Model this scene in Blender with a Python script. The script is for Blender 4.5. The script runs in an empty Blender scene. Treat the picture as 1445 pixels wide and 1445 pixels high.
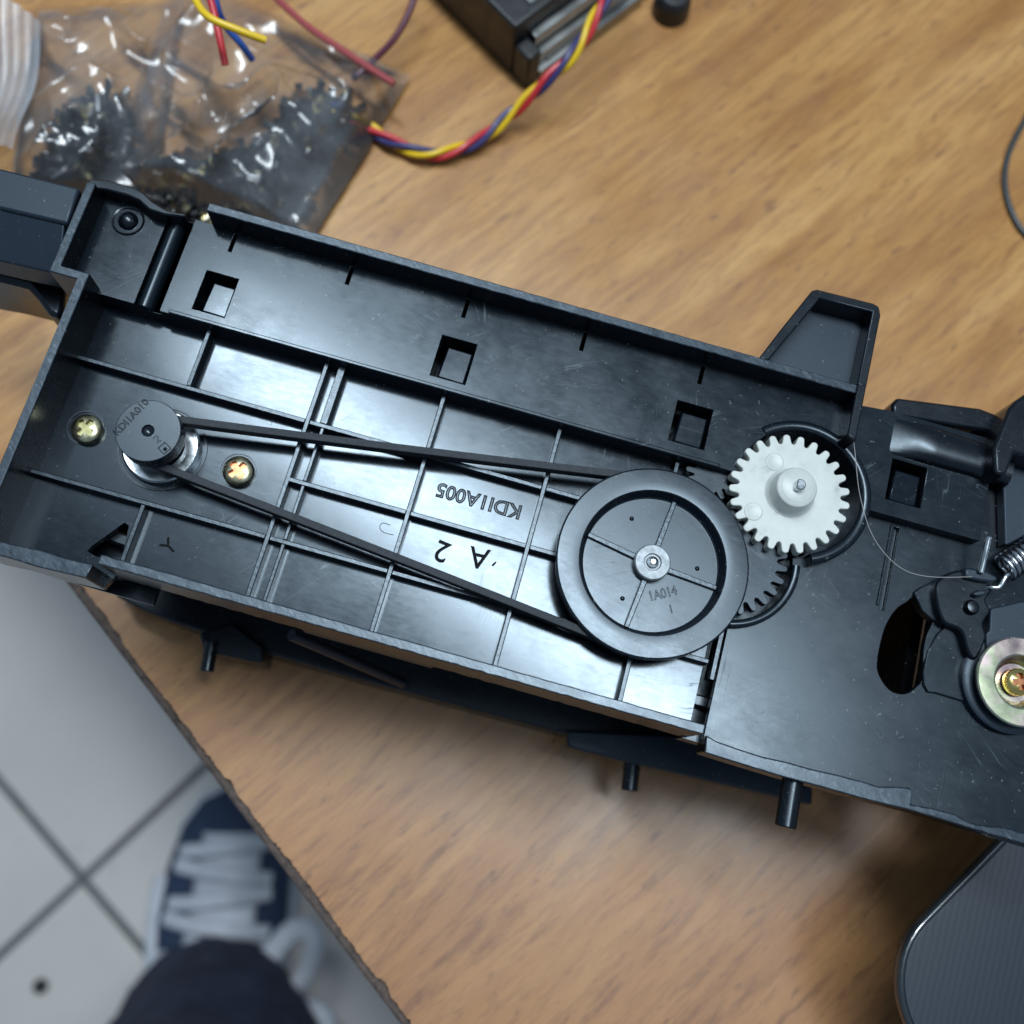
import bpy, bmesh, math, random
from mathutils import Vector, Matrix, noise
R = random.Random(7)
rad = math.radians
scene = bpy.context.scene
C = scene.collection

# ------------------------------------------------------------------ camera
F_PX = 1500.0; NX, NY = 617.0, 1105.0          # focal length and straight-down point measured in the photograph
Z0 = 0.062; ZC = Z0 + 0.178                    # tray floor and camera height above the table (metres)
dn = Vector(((NX-722.5)/F_PX, -(NY-722.5)/F_PX, -1)).normalized()
cz = -dn; cx = (Vector((1, 0, 0)) - cz.x*cz).normalized(); cy = cz.cross(cx)
CAMW = Matrix((cx, cy, cz))                    # camera -> world
cam_d = bpy.data.cameras.new("camera"); cam = bpy.data.objects.new("camera", cam_d); C.objects.link(cam)
cam.matrix_world = Matrix.Translation((0, 0, ZC)) @ CAMW.to_4x4()
cam_d.sensor_width = 36; cam_d.lens = F_PX/1445*36; cam_d.clip_start = 0.01; cam_d.clip_end = 20
cam_d.dof.use_dof = True; cam_d.dof.focus_distance = 0.1785; cam_d.dof.aperture_fstop = 14.5
scene.camera = cam

# ------------------------------------------------------------------ room light
w = bpy.data.worlds.new("World"); scene.world = w; w.use_nodes = True
bg = w.node_tree.nodes["Background"]; bg.inputs[0].default_value = (0.55, 0.76, 1.0, 1); bg.inputs[1].default_value = 0.23
def area(name, loc, target, sx, sy, power, col, spin=0):
    l = bpy.data.lights.new(name, 'AREA'); l.shape = 'RECTANGLE'; l.size = sx; l.size_y = sy
    l.energy = power; l.color = col
    o = bpy.data.objects.new(name, l); C.objects.link(o); o.location = loc
    d = (Vector(target)-Vector(loc)).normalized()
    xa = Vector((math.cos(spin), math.sin(spin), 0)); xa = (xa - d*xa.dot(d)).normalized()
    o.matrix_world = Matrix.Translation(loc) @ Matrix((xa, (-d).cross(xa), -d)).transposed().to_4x4()
    return o
area("ceiling_tube_lamp", (0.04, 0.375, 1.56), (0.04, 0.375, 0), 1.15, 0.15, 21, (0.84, 0.94, 1.0), math.atan2(-0.57, 0.67))
# the lit ceiling round the tube
area("ceiling_bounce_light", (0.04, 0.40, 1.85), (0.04, 0.40, 0), 1.6, 0.75, 6.2, (0.74, 0.88, 1.0), math.atan2(-0.57, 0.67))
scene.view_settings.view_transform = 'Standard'; scene.view_settings.look = 'None'
scene.view_settings.exposure = 0.30; scene.view_settings.gamma = 1

# ------------------------------------------------------------------ geometry helpers
def W(px, py, z):
    """pixel of the photograph -> world point at height z (metres)"""
    r = CAMW @ Vector(((px-722.5)/F_PX, -(py-722.5)/F_PX, -1)); t = (z-ZC)/r.z
    return Vector((r.x*t, r.y*t, z))
_a, _b = W(141, 789, Z0+.0102), W(992, 1029, Z0+.0102)
ANG = math.atan2(_b.y-_a.y, _b.x-_a.x); ORG = W(722, 722, Z0)
def B(px, py, h):
    """pixel -> (u, v) of the mechanism's own frame in mm, at h mm above the tray floor"""
    q = (W(px, py, Z0+h/1000)-ORG)*1000; c, s = math.cos(ANG), math.sin(ANG)
    return (q.x*c+q.y*s, -q.x*s+q.y*c)
def BP(pts, h): return [B(x, y, h) for x, y in pts]
def SP(pts, h, n=4):
    """rounded closed outline"""
    m = len(pts); q = [Vector((x, y, 0)) for x, y in pts]; out = []
    for i in range(m):
        p0, p1, p2, p3 = q[i-1], q[i], q[(i+1) % m], q[(i+2) % m]
        for k in range(n):
            t = k/n; v = .5*((2*p1)+(p2-p0)*t+(2*p0-5*p1+4*p2-p3)*t*t+(3*p1-p0-3*p2+p3)*t**3); out.append(B(v.x, v.y, h))
    return out
def rpx(px, py, r, h):
    a = B(px, py, h); b = B(px+r, py, h); return math.hypot(a[0]-b[0], a[1]-b[1])

def area2(p): return sum(p[i-1][0]*p[i][1]-p[i][0]*p[i-1][1] for i in range(len(p)))
class MB:
    def __init__(s): s.bm = bmesh.new()
    def prism(s, pts, z0, z1, taper=None):
        if area2(pts) < 0: pts = pts[::-1]
        top = taper or pts
        if taper and area2(taper) < 0: top = taper[::-1]
        a = [s.bm.verts.new((x, y, z0)) for x, y in pts]; b = [s.bm.verts.new((x, y, z1)) for x, y in top]
        n = len(a)
        s.bm.faces.new(a[::-1]); s.bm.faces.new(b)
        for i in range(n): s.bm.faces.new((a[i], a[(i+1) % n], b[(i+1) % n], b[i]))
        return s
    def box(s, u0, u1, v0, v1, z0, z1): return s.prism([(u0, v0), (u1, v0), (u1, v1), (u0, v1)], z0, z1)
    def cyl(s, u, v, r, z0, z1, n=48, r2=None):
        r2 = r if r2 is None else r2
        p = [(u+r*math.cos(2*math.pi*i/n), v+r*math.sin(2*math.pi*i/n)) for i in range(n)]
        q = [(u+r2*math.cos(2*math.pi*i/n), v+r2*math.sin(2*math.pi*i/n)) for i in range(n)]
        return s.prism(p, z0, z1, q)
    def lathe(s, u, v, prof, n=64, a0=0, a1=360):
        full = abs(a1-a0) >= 360; m = n if full else n+1
        rings = []
        for i in range(m):
            a = rad(a0+(a1-a0)*i/n)
            rings.append([s.bm.verts.new((u+r*math.cos(a), v+r*math.sin(a), z)) for r, z in prof])
        k = len(prof)
        for i in range(n):
            A, Bq = rings[i], rings[(i+1) % m]
            for j in range(k-1):
                try: s.bm.faces.new((A[j], Bq[j], Bq[j+1], A[j+1]))
                except ValueError: pass
        if not full:
            for ring in (rings[0], rings[-1]):
                try: s.bm.faces.new(ring)
                except ValueError: pass
        bmesh.ops.remove_doubles(s.bm, verts=s.bm.verts, dist=1e-5)
        return s
    def ring(s, u, v, ri, ro, z0, z1, n=96, a0=0, a1=360):
        return s.lathe(u, v, [(ri, z0), (ro, z0), (ro, z1), (ri, z1), (ri, z0)], n, a0, a1)
    def tube(s, pts, r, n=10, closed=False, flat=1.0):
        pts = [Vector(p) for p in pts]; m = len(pts); rings = []
        up = Vector((0, 0, 1)); prev = None
        for i, p in enumerate(pts):
            t = (pts[(i+1) % m] if (closed or i < m-1) else p) - (pts[i-1] if (closed or i > 0) else p)
            t.normalize()
            if prev is None:
                side = t.cross(up)
                if side.length < 1e-3: side = t.cross(Vector((1, 0, 0)))
            else: side = prev - t*prev.dot(t)
            side.normalize(); prev = side; nn = side.cross(t)
            rr = r[i] if isinstance(r, (list, tuple)) else r
            rings.append([s.bm.verts.new(p+side*rr*math.cos(2*math.pi*k/n)+nn*rr*flat*math.sin(2*math.pi*k/n)) for k in range(n)])
        for i in range(m if closed else m-1):
            A, Bq = rings[i], rings[(i+1) % m]
            for k in range(n): s.bm.faces.new((A[k], A[(k+1) % n], Bq[(k+1) % n], Bq[k]))
        if not closed: s.bm.faces.new(rings[0][::-1]); s.bm.faces.new(rings[-1])
        return s
    def sphere(s, c, r, sz=1.0, seg=20):
        bmesh.ops.create_uvsphere(s.bm, u_segments=seg, v_segments=seg//2, radius=r,
                                  matrix=Matrix.Translation(c) @ Matrix.Diagonal((1, 1, sz, 1)))
        return s
MM = 0.001
def build(mb, name, mat, parent=None, scale=MM, bevel=0.0, top=None, seg=2, sharp=35, cuts=None):
    """one mesh object; top = second material for faces that look up at the highest level"""
    bm = mb.bm; bmesh.ops.recalc_face_normals(bm, faces=bm.faces)
    bmesh.ops.scale(bm, vec=(scale,)*3, verts=bm.verts)
    me = bpy.data.meshes.new(name); bm.to_mesh(me); bm.free()
    o = bpy.data.objects.new(name, me); C.objects.link(o)
    me.materials.append(mat)
    if cuts:
        for c in cuts:
            cb = c.bm; bmesh.ops.recalc_face_normals(cb, faces=cb.faces); bmesh.ops.scale(cb, vec=(scale,)*3, verts=cb.verts)
            cm = bpy.data.meshes.new("cutter"); cb.to_mesh(cm); cb.free()
            co = bpy.data.objects.new("cutter", cm); C.objects.link(co)
            md = o.modifiers.new("cut", 'BOOLEAN'); md.operation = 'DIFFERENCE'; md.solver = 'EXACT'; md.object = co
            dg = bpy.context.evaluated_depsgraph_get()
            nm = bpy.data.meshes.new_from_object(o.evaluated_get(dg))
            o.modifiers.clear(); o.data = nm; nm.name = name
            bpy.data.objects.remove(co)
        me = o.data
    if top:
        if len(me.materials) < 2: me.materials.append(top)
        zm = max(v.co.z for v in me.vertices)
        for f in me.polygons:
            if f.normal.z > .8 and f.center.z > zm-0.0015*scale/MM*0.5: f.material_index = 1
    if bevel:
        md = o.modifiers.new("edge", 'BEVEL'); md.width = bevel*scale; md.segments = seg; md.limit_method = 'ANGLE'; md.angle_limit = rad(40)
        md.harden_normals = False; md.use_clamp_overlap = True
    me.shade_smooth(); me.set_sharp_from_angle(angle=rad(sharp))
    if bevel or sharp < 70:
        wn = o.modifiers.new("normals", 'WEIGHTED_NORMAL'); wn.keep_sharp = True; wn.weight = 100; wn.mode = 'FACE_AREA'
    if parent: o.parent = parent
    return o
def empty(name, loc=(0, 0, 0), rz=0):
    o = bpy.data.objects.new(name, None); C.objects.link(o); o.location = loc; o.rotation_euler = (0, 0, rz); o.empty_display_size = .01
    return o
def tag(o, label=None, cat=None, group=None, kind=None):
    for k, v in (("label", label), ("category", cat), ("group", group), ("kind", kind)):
        if v: o[k] = v
    return o
def smooth(pts, n=8):
    """Catmull-Rom through points"""
    pts = [Vector(p) for p in pts]; out = []
    for i in range(len(pts)-1):
        p0, p1, p2, p3 = pts[max(i-1, 0)], pts[i], pts[i+1], pts[min(i+2, len(pts)-1)]
        for k in range(n):
            t = k/n
            out.append(.5*((2*p1)+(p2-p0)*t+(2*p0-5*p1+4*p2-p3)*t*t+(3*p1-p0-3*p2+p3)*t**3))
    out.append(pts[-1]); return out

# ------------------------------------------------------------------ materials
class NT:
    def __init__(s, name):
        s.m = bpy.data.materials.new(name); s.m.use_nodes = True; s.t = s.m.node_tree
        s.b = s.t.nodes["Principled BSDF"]; s.out = s.t.nodes["Material Output"]; s.tc = None
    def n(s, typ, **kw):
        x = s.t.nodes.new(typ)
        for k, v in kw.items(): setattr(x, k, v)
        return x
    def l(s, a, b): s.t.links.new(a, b)
    def co(s, rot=0, sc=(1, 1, 1), loc=(0, 0, 0)):
        if s.tc is None: s.tc = s.n('ShaderNodeTexCoord')
        src = s.tc.outputs['Object']
        if rot:
            m0 = s.n('ShaderNodeMapping'); s.l(src, m0.inputs[0]); m0.inputs['Rotation'].default_value = (0, 0, rot); src = m0.outputs[0]
        m = s.n('ShaderNodeMapping'); s.l(src, m.inputs[0]); m.inputs['Scale'].default_value = sc; m.inputs['Location'].default_value = loc
        return m.outputs[0]
    def noise(s, co, scale, detail=4, rough=.5, dist=0):
        x = s.n('ShaderNodeTexNoise'); s.l(co, x.inputs['Vector']); x.inputs['Scale'].default_value = scale
        x.inputs['Detail'].default_value = detail; x.inputs['Roughness'].default_value = rough; x.inputs['Distortion'].default_value = dist
        return x.outputs['Fac']
    def ramp(s, fac, stops):
        x = s.n('ShaderNodeValToRGB'); s.l(fac, x.inputs[0]); e = x.color_ramp.elements
        while len(e) < len(stops): e.new(.5)
        for i, (p, c) in enumerate(stops):
            e[i].position = p; e[i].color = c if len(c) == 4 else (*c, 1)
        return x.outputs[0]
    def mapr(s, fac, a, b, c, d):
        x = s.n('ShaderNodeMapRange'); s.l(fac, x.inputs[0])
        for i, v in enumerate((a, b, c, d)): x.inputs[i+1].default_value = v
        return x.outputs[0]
    def mix(s, fac, a, b, mode='MIX'):
        x = s.n('ShaderNodeMix'); x.data_type = 'RGBA'; x.blend_type = mode
        for sock, v in ((x.inputs[0], fac), (x.inputs[6], a), (x.inputs[7], b)):
            if hasattr(v, 'links'): s.l(v, sock)
            elif isinstance(v, tuple): sock.default_value = v if len(v) == 4 else (*v, 1)
            else: sock.default_value = v
        return x.outputs[2]
    def math(s, op, a, b=0.0):
        x = s.n('ShaderNodeMath'); x.operation = op
        for sock, v in ((x.inputs[0], a), (x.inputs[1], b)):
            if hasattr(v, 'links'): s.l(v, sock)
            else: sock.default_value = v
        return x.outputs[0]
    def bump(s, h, strength=.2, dist=.0001):
        x = s.n('ShaderNodeBump'); s.l(h, x.inputs['Height']); x.inputs['Strength'].default_value = strength; x.inputs['Distance'].default_value = dist
        s.l(x.outputs[0], s.b.inputs['Normal']); return x
    def set(s, **kw):
        names = dict(col='Base Color', rough='Roughness', metal='Metallic', spec='Specular IOR Level', coat='Coat Weight', crough='Coat Roughness', trans='Transmission Weight', sss='Subsurface Weight', ior='IOR', sheen='Sheen Weight')
        for k, v in kw.items():
            sock = s.b.inputs[names[k]]
            if hasattr(v, 'links'): s.l(v, sock)
            elif isinstance(v, tuple): sock.default_value = (*v, 1)
            else: sock.default_value = v
        return s

def scratch(t, seed, sc=260, width=.007, rots=(.3, 1.2, 2.3, -.5)):
    """hair-thin scratches of random place and direction: level lines of stretched noise, masked"""
    acc = None
    for i, r in enumerate(rots):
        f = t.noise(t.co(r+seed, (1.0, .10, .3), (seed*3.1+i, i*.7, 0)), sc*(1+.35*i), 2, .4, .3)
        d = t.math('ABSOLUTE', t.math('SUBTRACT', f, .5))
        l = t.mapr(d, 0, width, 1, 0)
        m = t.mapr(t.noise(t.co(0, (1, 1, 1), (i*5.3+seed, 2, 0)), 75, 2), .58, .70, 0, 1)
        x = t.math('MULTIPLY', t.math('MULTIPLY', l, m), .45)
        acc = x if acc is None else t.math('MAXIMUM', acc, x)
    return acc
def plastic(name, base, r0, r1, seed, wear=.5, flow=0.0, fine=.06):
    t = NT(name)
    n1 = t.noise(t.co(seed), 90, 6, .65)
    n2 = t.noise(t.co(.04*seed, (.35, 1, 1)), 1300, 4, .6)
    rg = t.math('ADD', t.mapr(n1, .3, .7, r0, r1), t.mapr(n2, .3, .7, -.015, .025))
    sc = scratch(t, seed)
    rg = t.math('ADD', rg, t.math('MULTIPLY', sc, .25))
    t.set(rough=rg, spec=.5); t.b.inputs['Specular Tint'].default_value = (.76, .89, 1.0, 1)
    dirt = t.mapr(t.noise(t.co(1+seed), 30, 6, .65), .5, .75, 0, 1)
    speck = t.mapr(t.noise(t.co(2+seed), 1300, 2, .5), .70, .74, 0, 1)
    c = t.mix(t.math('MULTIPLY', dirt, .35), base, tuple(min(1, b*2+.003) for b in base))
    c = t.mix(t.math('MULTIPLY', sc, wear), c, (.10, .12, .14))
    c = t.mix(t.math('MULTIPLY', speck, .5), c, (.16, .17, .17))
    t.set(col=c)
    h = t.math('ADD', t.math('MULTIPLY', t.noise(t.co(seed), 700, 3, .6), .5), t.math('MULTIPLY', sc, -.5))
    h = t.math('ADD', h, t.math('MULTIPLY', n2, .16))
    h = t.math('ADD', h, t.math('MULTIPLY', t.noise(t.co(seed), 42, 2), 5*flow))
    t.bump(h, fine*1.0, .00003)
    return t.m
BLK = (.0025, .0045, .008)
M_floor = plastic("glossy_black_plastic", BLK, .13, .20, .4, .3, .2, .03)
M_strip = plastic("scuffed_black_plastic", (.004, .0065, .010), .15, .25, 1.7, .8, .3, .07)
M_plate = plastic("satin_black_plastic", (.004, .007, .011), .20, .29, 2.9, .4, .25, .05)
M_side = plastic("black_plastic_side", (.002, .0028, .005), .22, .32, 3.7, .2, .2, .04)
M_pulley = plastic("worn_black_plastic", (.006, .009, .014), .20, .30, 5.1, .8, .3, .09)
M_matte = plastic("matte_black_plastic", (.010, .016, .026), .36, .46, 6.2, .2, .1, .03)
t = NT("scraped_plastic_edge")
n = t.noise(t.co(.6, (.5, 1, 1)), 1500, 5, .65); n0 = t.noise(t.co(0), 220, 4, .6)
t.set(col=t.ramp(n, [(.35, (.010, .015, .022)), (.6, (.035, .046, .060)), (.8, (.17, .20, .23))]), rough=t.mapr(n0, .3, .7, .22, .34), spec=.6)
t.bump(t.math('ADD', n, t.math('MULTIPLY', n0, 1.4)), .35, .00006); t.b.inputs['Specular Tint'].default_value = (.76, .89, 1.0, 1); M_edge = t.m
t = NT("rubber_belt")
n = t.noise(t.co(0), 1500, 3); t.set(col=t.ramp(n, [(.3, (.020, .024, .030)), (.75, (.036, .042, .050))]), rough=.72, spec=.35); t.bump(n, .2, .00005); M_belt = t.m
t = NT("white_nylon")
n = t.noise(t.co(0), 260, 6, .7); t.set(col=t.ramp(n, [(.28, (.36, .385, .36)), (.42, (.48, .51, .48)), (.7, (.545, .575, .545))]), rough=t.mapr(n, .3, .7, .3, .45), sss=.25, spec=.5)
t.b.inputs['Subsurface Radius'].default_value = (.0012, .0012, .001); t.b.inputs['Subsurface Scale'].default_value = 1.0
t.bump(t.noise(t.co(0), 900, 3), .08, .0001); M_nylon = t.m
def metal(name, stops, r0, r1, sc=300, bump=.15, stretch=(1, 1, 1)):
    t = NT(name); n = t.noise(t.co(.4, stretch), sc, 5, .6)
    t.set(col=t.ramp(n, stops), metal=1.0, rough=t.mapr(t.noise(t.co(0), sc*2, 3), .3, .7, r0, r1)); t.bump(n, bump, .00008); return t.m
M_steel = metal("bright_steel", [(.3, (.50, .54, .56)), (.7, (.72, .75, .77))], .12, .28)
M_spring = metal("spring_steel", [(.3, (.33, .35, .38)), (.7, (.55, .57, .60))], .16, .28)
M_zinc = metal("brassy_zinc_screw", [(.3, (.42, .38, .22)), (.7, (.74, .70, .50))], .22, .38, 500)
M_bronze = metal("bronze_slot", [(.3, (.28, .11, .05)), (.7, (.50, .23, .12))], .3, .42, 500)
M_olive = metal("olive_slot", [(.3, (.16, .15, .07)), (.7, (.32, .30, .16))], .3, .42, 500)
M_gold = metal("gold_screw", [(.3, (.75, .50, .12)), (.7, (.95, .80, .35))], .12, .22, 500)
M_chrom = metal("rainbow_zinc_washer", [(.34, (.46, .33, .34)), (.45, (.62, .53, .46)), (.55, (.50, .56, .36)), (.66, (.60, .47, .46))], .20, .34, 130, .12)
M_flange = metal("brushed_flange", [(.3, (.42, .47, .50)), (.7, (.62, .67, .70))], .22, .36, 300)
t = NT("grey_hub"); n = t.noise(t.co(0), 900, 4); t.set(col=t.ramp(n, [(.35, (.13, .15, .17)), (.65, (.24, .27, .29))]), rough=.4, metal=.3); t.bump(n, .2, .0001); M_hub = t.m

# ------------------------------------------------------------------ floor, tiles
ZF = -0.74
fm = NT("grey_grout"); n = fm.noise(fm.co(0), 60, 5); fm.set(col=fm.ramp(n, [(.3, (.11, .115, .12)), (.7, (.17, .175, .18))]), rough=.8)
fl = build(MB().box(-2.5, 2.5, -2.5, 2.5, -.05, 0), "floor", fm.m, scale=1); fl.location = (0, 0, ZF); tag(fl, kind="structure")
fl["label"] = "floor of large pale grey square tiles with darker grout joints"
tm = NT("pale_grey_tile")
n = tm.noise(tm.co(0), 3, 5, .6); n2 = tm.noise(tm.co(0), 45, 4)
c = tm.ramp(n, [(.3, (.56, .53, .51)), (.7, (.67, .63, .59))])
c = tm.mix(tm.mapr(n2, .66, .8, 0, .35), c, (.22, .22, .23))
tm.set(col=c, rough=tm.mapr(n, .3, .7, .25, .4)); tm.bump(n2, .05, .0005)
X = W(118, 1240, ZF); e1 = (W(0, 1102, ZF)-X).normalized(); e2 = Vector((-e1.y, e1.x, 0)); TS = 0.333; GP = .0035
if e2.dot(W(260, 1105, ZF)-X) < 0: e2 = -e2
tile_me = None
for i in range(-3, 4):
    for j in range(-3, 4):
        cen = X+e1*(i+.5)*TS+e2*(j+.5)*TS
        if cen.x > .75 or cen.y < -.95 or cen.y > 1.1: continue
        if tile_me is None:
            o = build(MB().box(-TS/2+GP, TS/2-GP, -TS/2+GP, TS/2-GP, 0, .003), "tile", tm.m, scale=1, bevel=.0012); tile_me = o
        else: o = tile_me.copy(); C.objects.link(o)
        o.parent = fl; o.location = cen-fl.location; o.location.z = 0; o.rotation_euler = (0, 0, math.atan2(e1.y, e1.x)+(R.randrange(4)*math.pi/2))
dark = NT("black_lump").set(col=(.012, .012, .014), rough=.6).m
p = W(57, 1392, ZF+.004)
o = build(MB().cyl(0, 0, 6.5, 0, 4, 24, 5.5), "rubber_foot", dark, bevel=.8); o.location = (p.x, p.y, ZF+.003)
tag(o, "small round black rubber foot lying on the pale floor tile", "rubber foot")

# ------------------------------------------------------------------ table
TE0, TE1 = W(65, 790, 0), W(560, 1445, 0)
te = (TE1-TE0).normalized(); tn = Vector((-te.y, te.x, 0))
if tn.dot(-TE0) < 0: tn = -tn                          # points into the table
GA = math.atan2(W(1445, 60, 0).y-W(1050, 390, 0).y, W(1445, 60, 0).x-W(1050, 390, 0).x)   # grain direction
wd = NT("varnished_wood")
g1 = wd.noise(wd.co(-GA, (5, 46, 1)), 1.5, 7, .62, .8)
g2 = wd.noise(wd.co(-GA, (40, 330, 1)), 1.6, 6, .75, .6)
big = wd.noise(wd.co(0), 7, 3)
c = wd.ramp(g1, [(.30, (.26, .110, .028)), (.5, (.40, .200, .060)), (.70, (.50, .280, .098))])
c = wd.mix(wd.mapr(g2, .44, .70, 0, .75), c, (.21, .085, .030))
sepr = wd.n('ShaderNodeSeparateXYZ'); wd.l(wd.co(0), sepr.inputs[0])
shade_wear = wd.mapr(wd.math('ADD', sepr.outputs[1], wd.math('MULTIPLY', big, .14)), .15, .03, 0, .60)  # browner towards the near side: worn wood, with shade painted into the colour
c = wd.mix(shade_wear, c, (.31, .142, .068))
fl1 = wd.mapr(wd.noise(wd.co(-GA, (1, 3, 1)), 130, 4, .65), .60, .70, 0, 1)
c = wd.mix(wd.math('MULTIPLY', fl1, .6), c, (.12, .055, .03))
st = wd.mapr(wd.noise(wd.co(.3), 24, 3, .5), .62, .72, 0, .35)
c = wd.mix(st, c, (.25, .11, .05))
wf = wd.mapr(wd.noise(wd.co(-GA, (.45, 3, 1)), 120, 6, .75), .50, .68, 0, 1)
c = wd.mix(wd.math('MULTIPLY', wd.math('MULTIPLY', wf, shade_wear), 1.3), c, (.13, .055, .028))
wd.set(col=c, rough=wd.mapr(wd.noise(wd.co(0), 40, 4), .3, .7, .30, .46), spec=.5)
wd.bump(wd.math('ADD', g2, wd.math('MULTIPLY', g1, .5)), .12, .0003)
cb = NT("chipped_board"); n = cb.noise(cb.co(0), 500, 5, .7); cb.set(col=cb.ramp(n, [(.3, (.030, .022, .020)), (.7, (.14, .10, .085))]), rough=.8); cb.bump(n, .6, .0008)
tb = empty("table", (0, 0, -.03)); tag(tb, "wooden workbench table with varnished streaky top and chipped front edge", "table")
def tpt(a, b): q = TE0+te*a+tn*b; return (q.x, q.y)
edge = []; a = -.9
while a < .95:
    cp = max(0, noise.noise(Vector((a*37, 0, 0))))*.0008+max(0, noise.noise(Vector((a*190, 3, 0)))-.05)*.0022*(.3+noise.noise(Vector((a*23, 8, 0)))+.4)+abs(noise.noise(Vector((a*900, 5, 0))))*.0007
    edge.append(tpt(a, .0022+cp)); a += .0006
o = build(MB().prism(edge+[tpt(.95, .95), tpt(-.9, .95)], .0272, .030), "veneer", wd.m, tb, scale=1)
o = build(MB().prism([tpt(-.9, .0), tpt(.95, .0), tpt(.95, .95), tpt(-.9, .95)], .004, .0268), "table_board", cb.m, tb, scale=1, bevel=.0008)
for a, b in ((-.8, .08), (.85, .08), (-.8, .87), (.85, .87)):
    q = tpt(a, b); o = build(MB().box(q[0]-.025, q[0]+.025, q[1]-.025, q[1]+.025, ZF+.03, .004), "leg", cb.m, tb, scale=1, bevel=.003)

# ================================================================== the feeder mechanism
root = empty("printer_feed_mechanism", (ORG.x, ORG.y, Z0), ANG)
tag(root, "black plastic printer feed mechanism with belt, pulleys and white gear lying on the wooden table", "machine part")
BOT = -Z0*1000
RIM = 10.2; RIB = 2.5; ST = 4.8; PL = 2.0
mg = B(1114.6, 695.8, 6); well1 = B(1126.7, 693, ST); well2 = B(1030, 785, 3); bp = B(921.6, 792.6, 7); mo = (-60.7, -6.0)
kid = SP([(1268, 857), (1279, 850), (1291, 841), (1300, 846), (1310, 865), (1317, 875), (1308, 895), (1303, 920), (1301, 958), (1294, 968), (1283, 977), (1270, 979), (1255, 973), (1242, 955), (1238, 935), (1246, 895), (1256, 872)], PL)
notch = BP([(176, 737), (182, 742), (172, 787), (137, 786), (123, 778), (130, 770)], 0)
def wcut(): return [MB().cyl(*well1, 11.2, -8, 12), MB().cyl(*well2, 11.2, -8, 12)]
# floor of the ribbed cells
build(MB().prism([(-79.4, 16.6), (-79.4, -31.4), (-61.6, -31.4), (-60.2, -28.6), (38.2, -28.6), (38.2, 16.6)], -1.5, 0), "tray_floor", M_floor, root,
      cuts=wcut()+[MB().prism(notch, -5, 5)])
# upper strip with its windows
wins = [((-62.9, -57.0), (18.2, 25.9)), ((-20.1, -13.7), (18.3, 26.2)), ((22.7, 29.2), (18.7, 26.4)), ((61.7, 68.1), (19.1, 26.8))]
cuts = [MB().box(u0, u1, v0, v1, -5, 9) for (u0, u1), (v0, v1) in wins]
ticks = [B(325, 352, ST)[0], B(493, 390, ST)[0], B(657, 436, ST)[0], B(823, 483, ST)[0], B(990, 528, ST)[0]]
for u in ticks: cuts.append(MB().box(u-.35, u+.35, 30.4, 34.0, -5, 9))
cuts += [MB().cyl(*well1, 11.2, -8, 12), MB().box(-72.6, -68.0, 10, 40, 3.2, 9)]
tr = B(1258, 580, ST)
build(MB().prism([(-84.4, 34.6), (-84.4, 16.5), (-80.2, 16.2), (79.2, 16.4), (79.2, 27), (tr[0]+20, tr[1]), (tr[0], tr[1]), (52, 34.6)], .002, ST), "upper_strip", M_strip, root, bevel=.18, cuts=cuts)
for (u0, u1), (v0, v1) in wins:
    build(MB().prism([(u0+1.1, v0+.55), (u1-.35, v0+.45), (u1-.3, v1-1.3), (u0+1.4, v1-1.2), (u0+1.2, v0+3)], -2, 3.3), "window_tongue", M_floor, root, bevel=.35)
# channel ridge at the left end of the strip
prof = [(-72.6, 3.2)]
prof += [(-71.0-1.5*math.cos(math.pi*i/10), 3.2+1.75*math.sin(math.pi*i/10)) for i in range(11)]+[(-68.0, 3.2), (-68.0, 2.0), (-72.6, 2.0)]
mb = MB(); A_ = [mb.bm.verts.new((u, 16.3, z)) for u, z in prof]; B_ = [mb.bm.verts.new((u, 34.5, z)) for u, z in prof]
mb.bm.faces.new(A_); mb.bm.faces.new(B_[::-1])
for i in range(len(prof)): mb.bm.faces.new((A_[i], B_[i], B_[(i+1) % len(prof)], A_[(i+1) % len(prof)]))
build(mb, "channel_ridge", M_plate, root)
# strip lip (fine raised edge along the step)
build(MB().box(-66.5, 32.5, 16.25, 17.0, 4.4, 5.05), "strip_lip", M_strip, root, bevel=.2)
# walls
def wall(name, pts, z0, z1, bev=.22, mat=None, top=None): return build(MB().prism(pts, z0, z1), name, mat or M_side, root, bevel=bev, top=top or M_edge)
def rough_wall(name, u0, u1, v0, v1, z0, z1, amp=.12, step=1.0, bev=.2):
    """long wall whose top edges wander a little, like a moulded edge that has been scraped"""
    n = int((u1-u0)/step); lo, hi = [], []
    for i in range(n+1):
        u = u0+(u1-u0)*i/n
        lo.append((u, v0+noise.noise(Vector((u*.7, v0, 1)))*amp)); hi.append((u, v1+noise.noise(Vector((u*.5, v1, 5)))*amp*.5))
    return wall(name, lo+hi[::-1], z0, z1, bev)
rough_wall("upper_wall", B(290, 299, RIM)[0], 51.5, 34.2, 35.8, -8, RIM)
rough_wall("lower_wall", -60.4, 38.5, -29.1, -27.5, -2.0, RIM, .16)
wall("left_wall", [(-80.75, 16.2), (-80.75, -32.0), (-79.15, -32.0), (-79.15, 17.3), (-84.15, 17.3), (-84.15, 33.4), (-85.75, 33.4), (-85.75, 15.7), (-80.75, 15.7)], -4, RIM)
wall("corner_wall", [(u, v+(.25*math.sin(u*1.3))) for u, v in [(-79.1, -31.9), (-75, -31.8), (-70, -31.9), (-62, -31.8), (-61.6, -29.4), (-66, -29.6), (-70, -29.2), (-79.1, -29.6)]], -3, 8.2)
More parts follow.
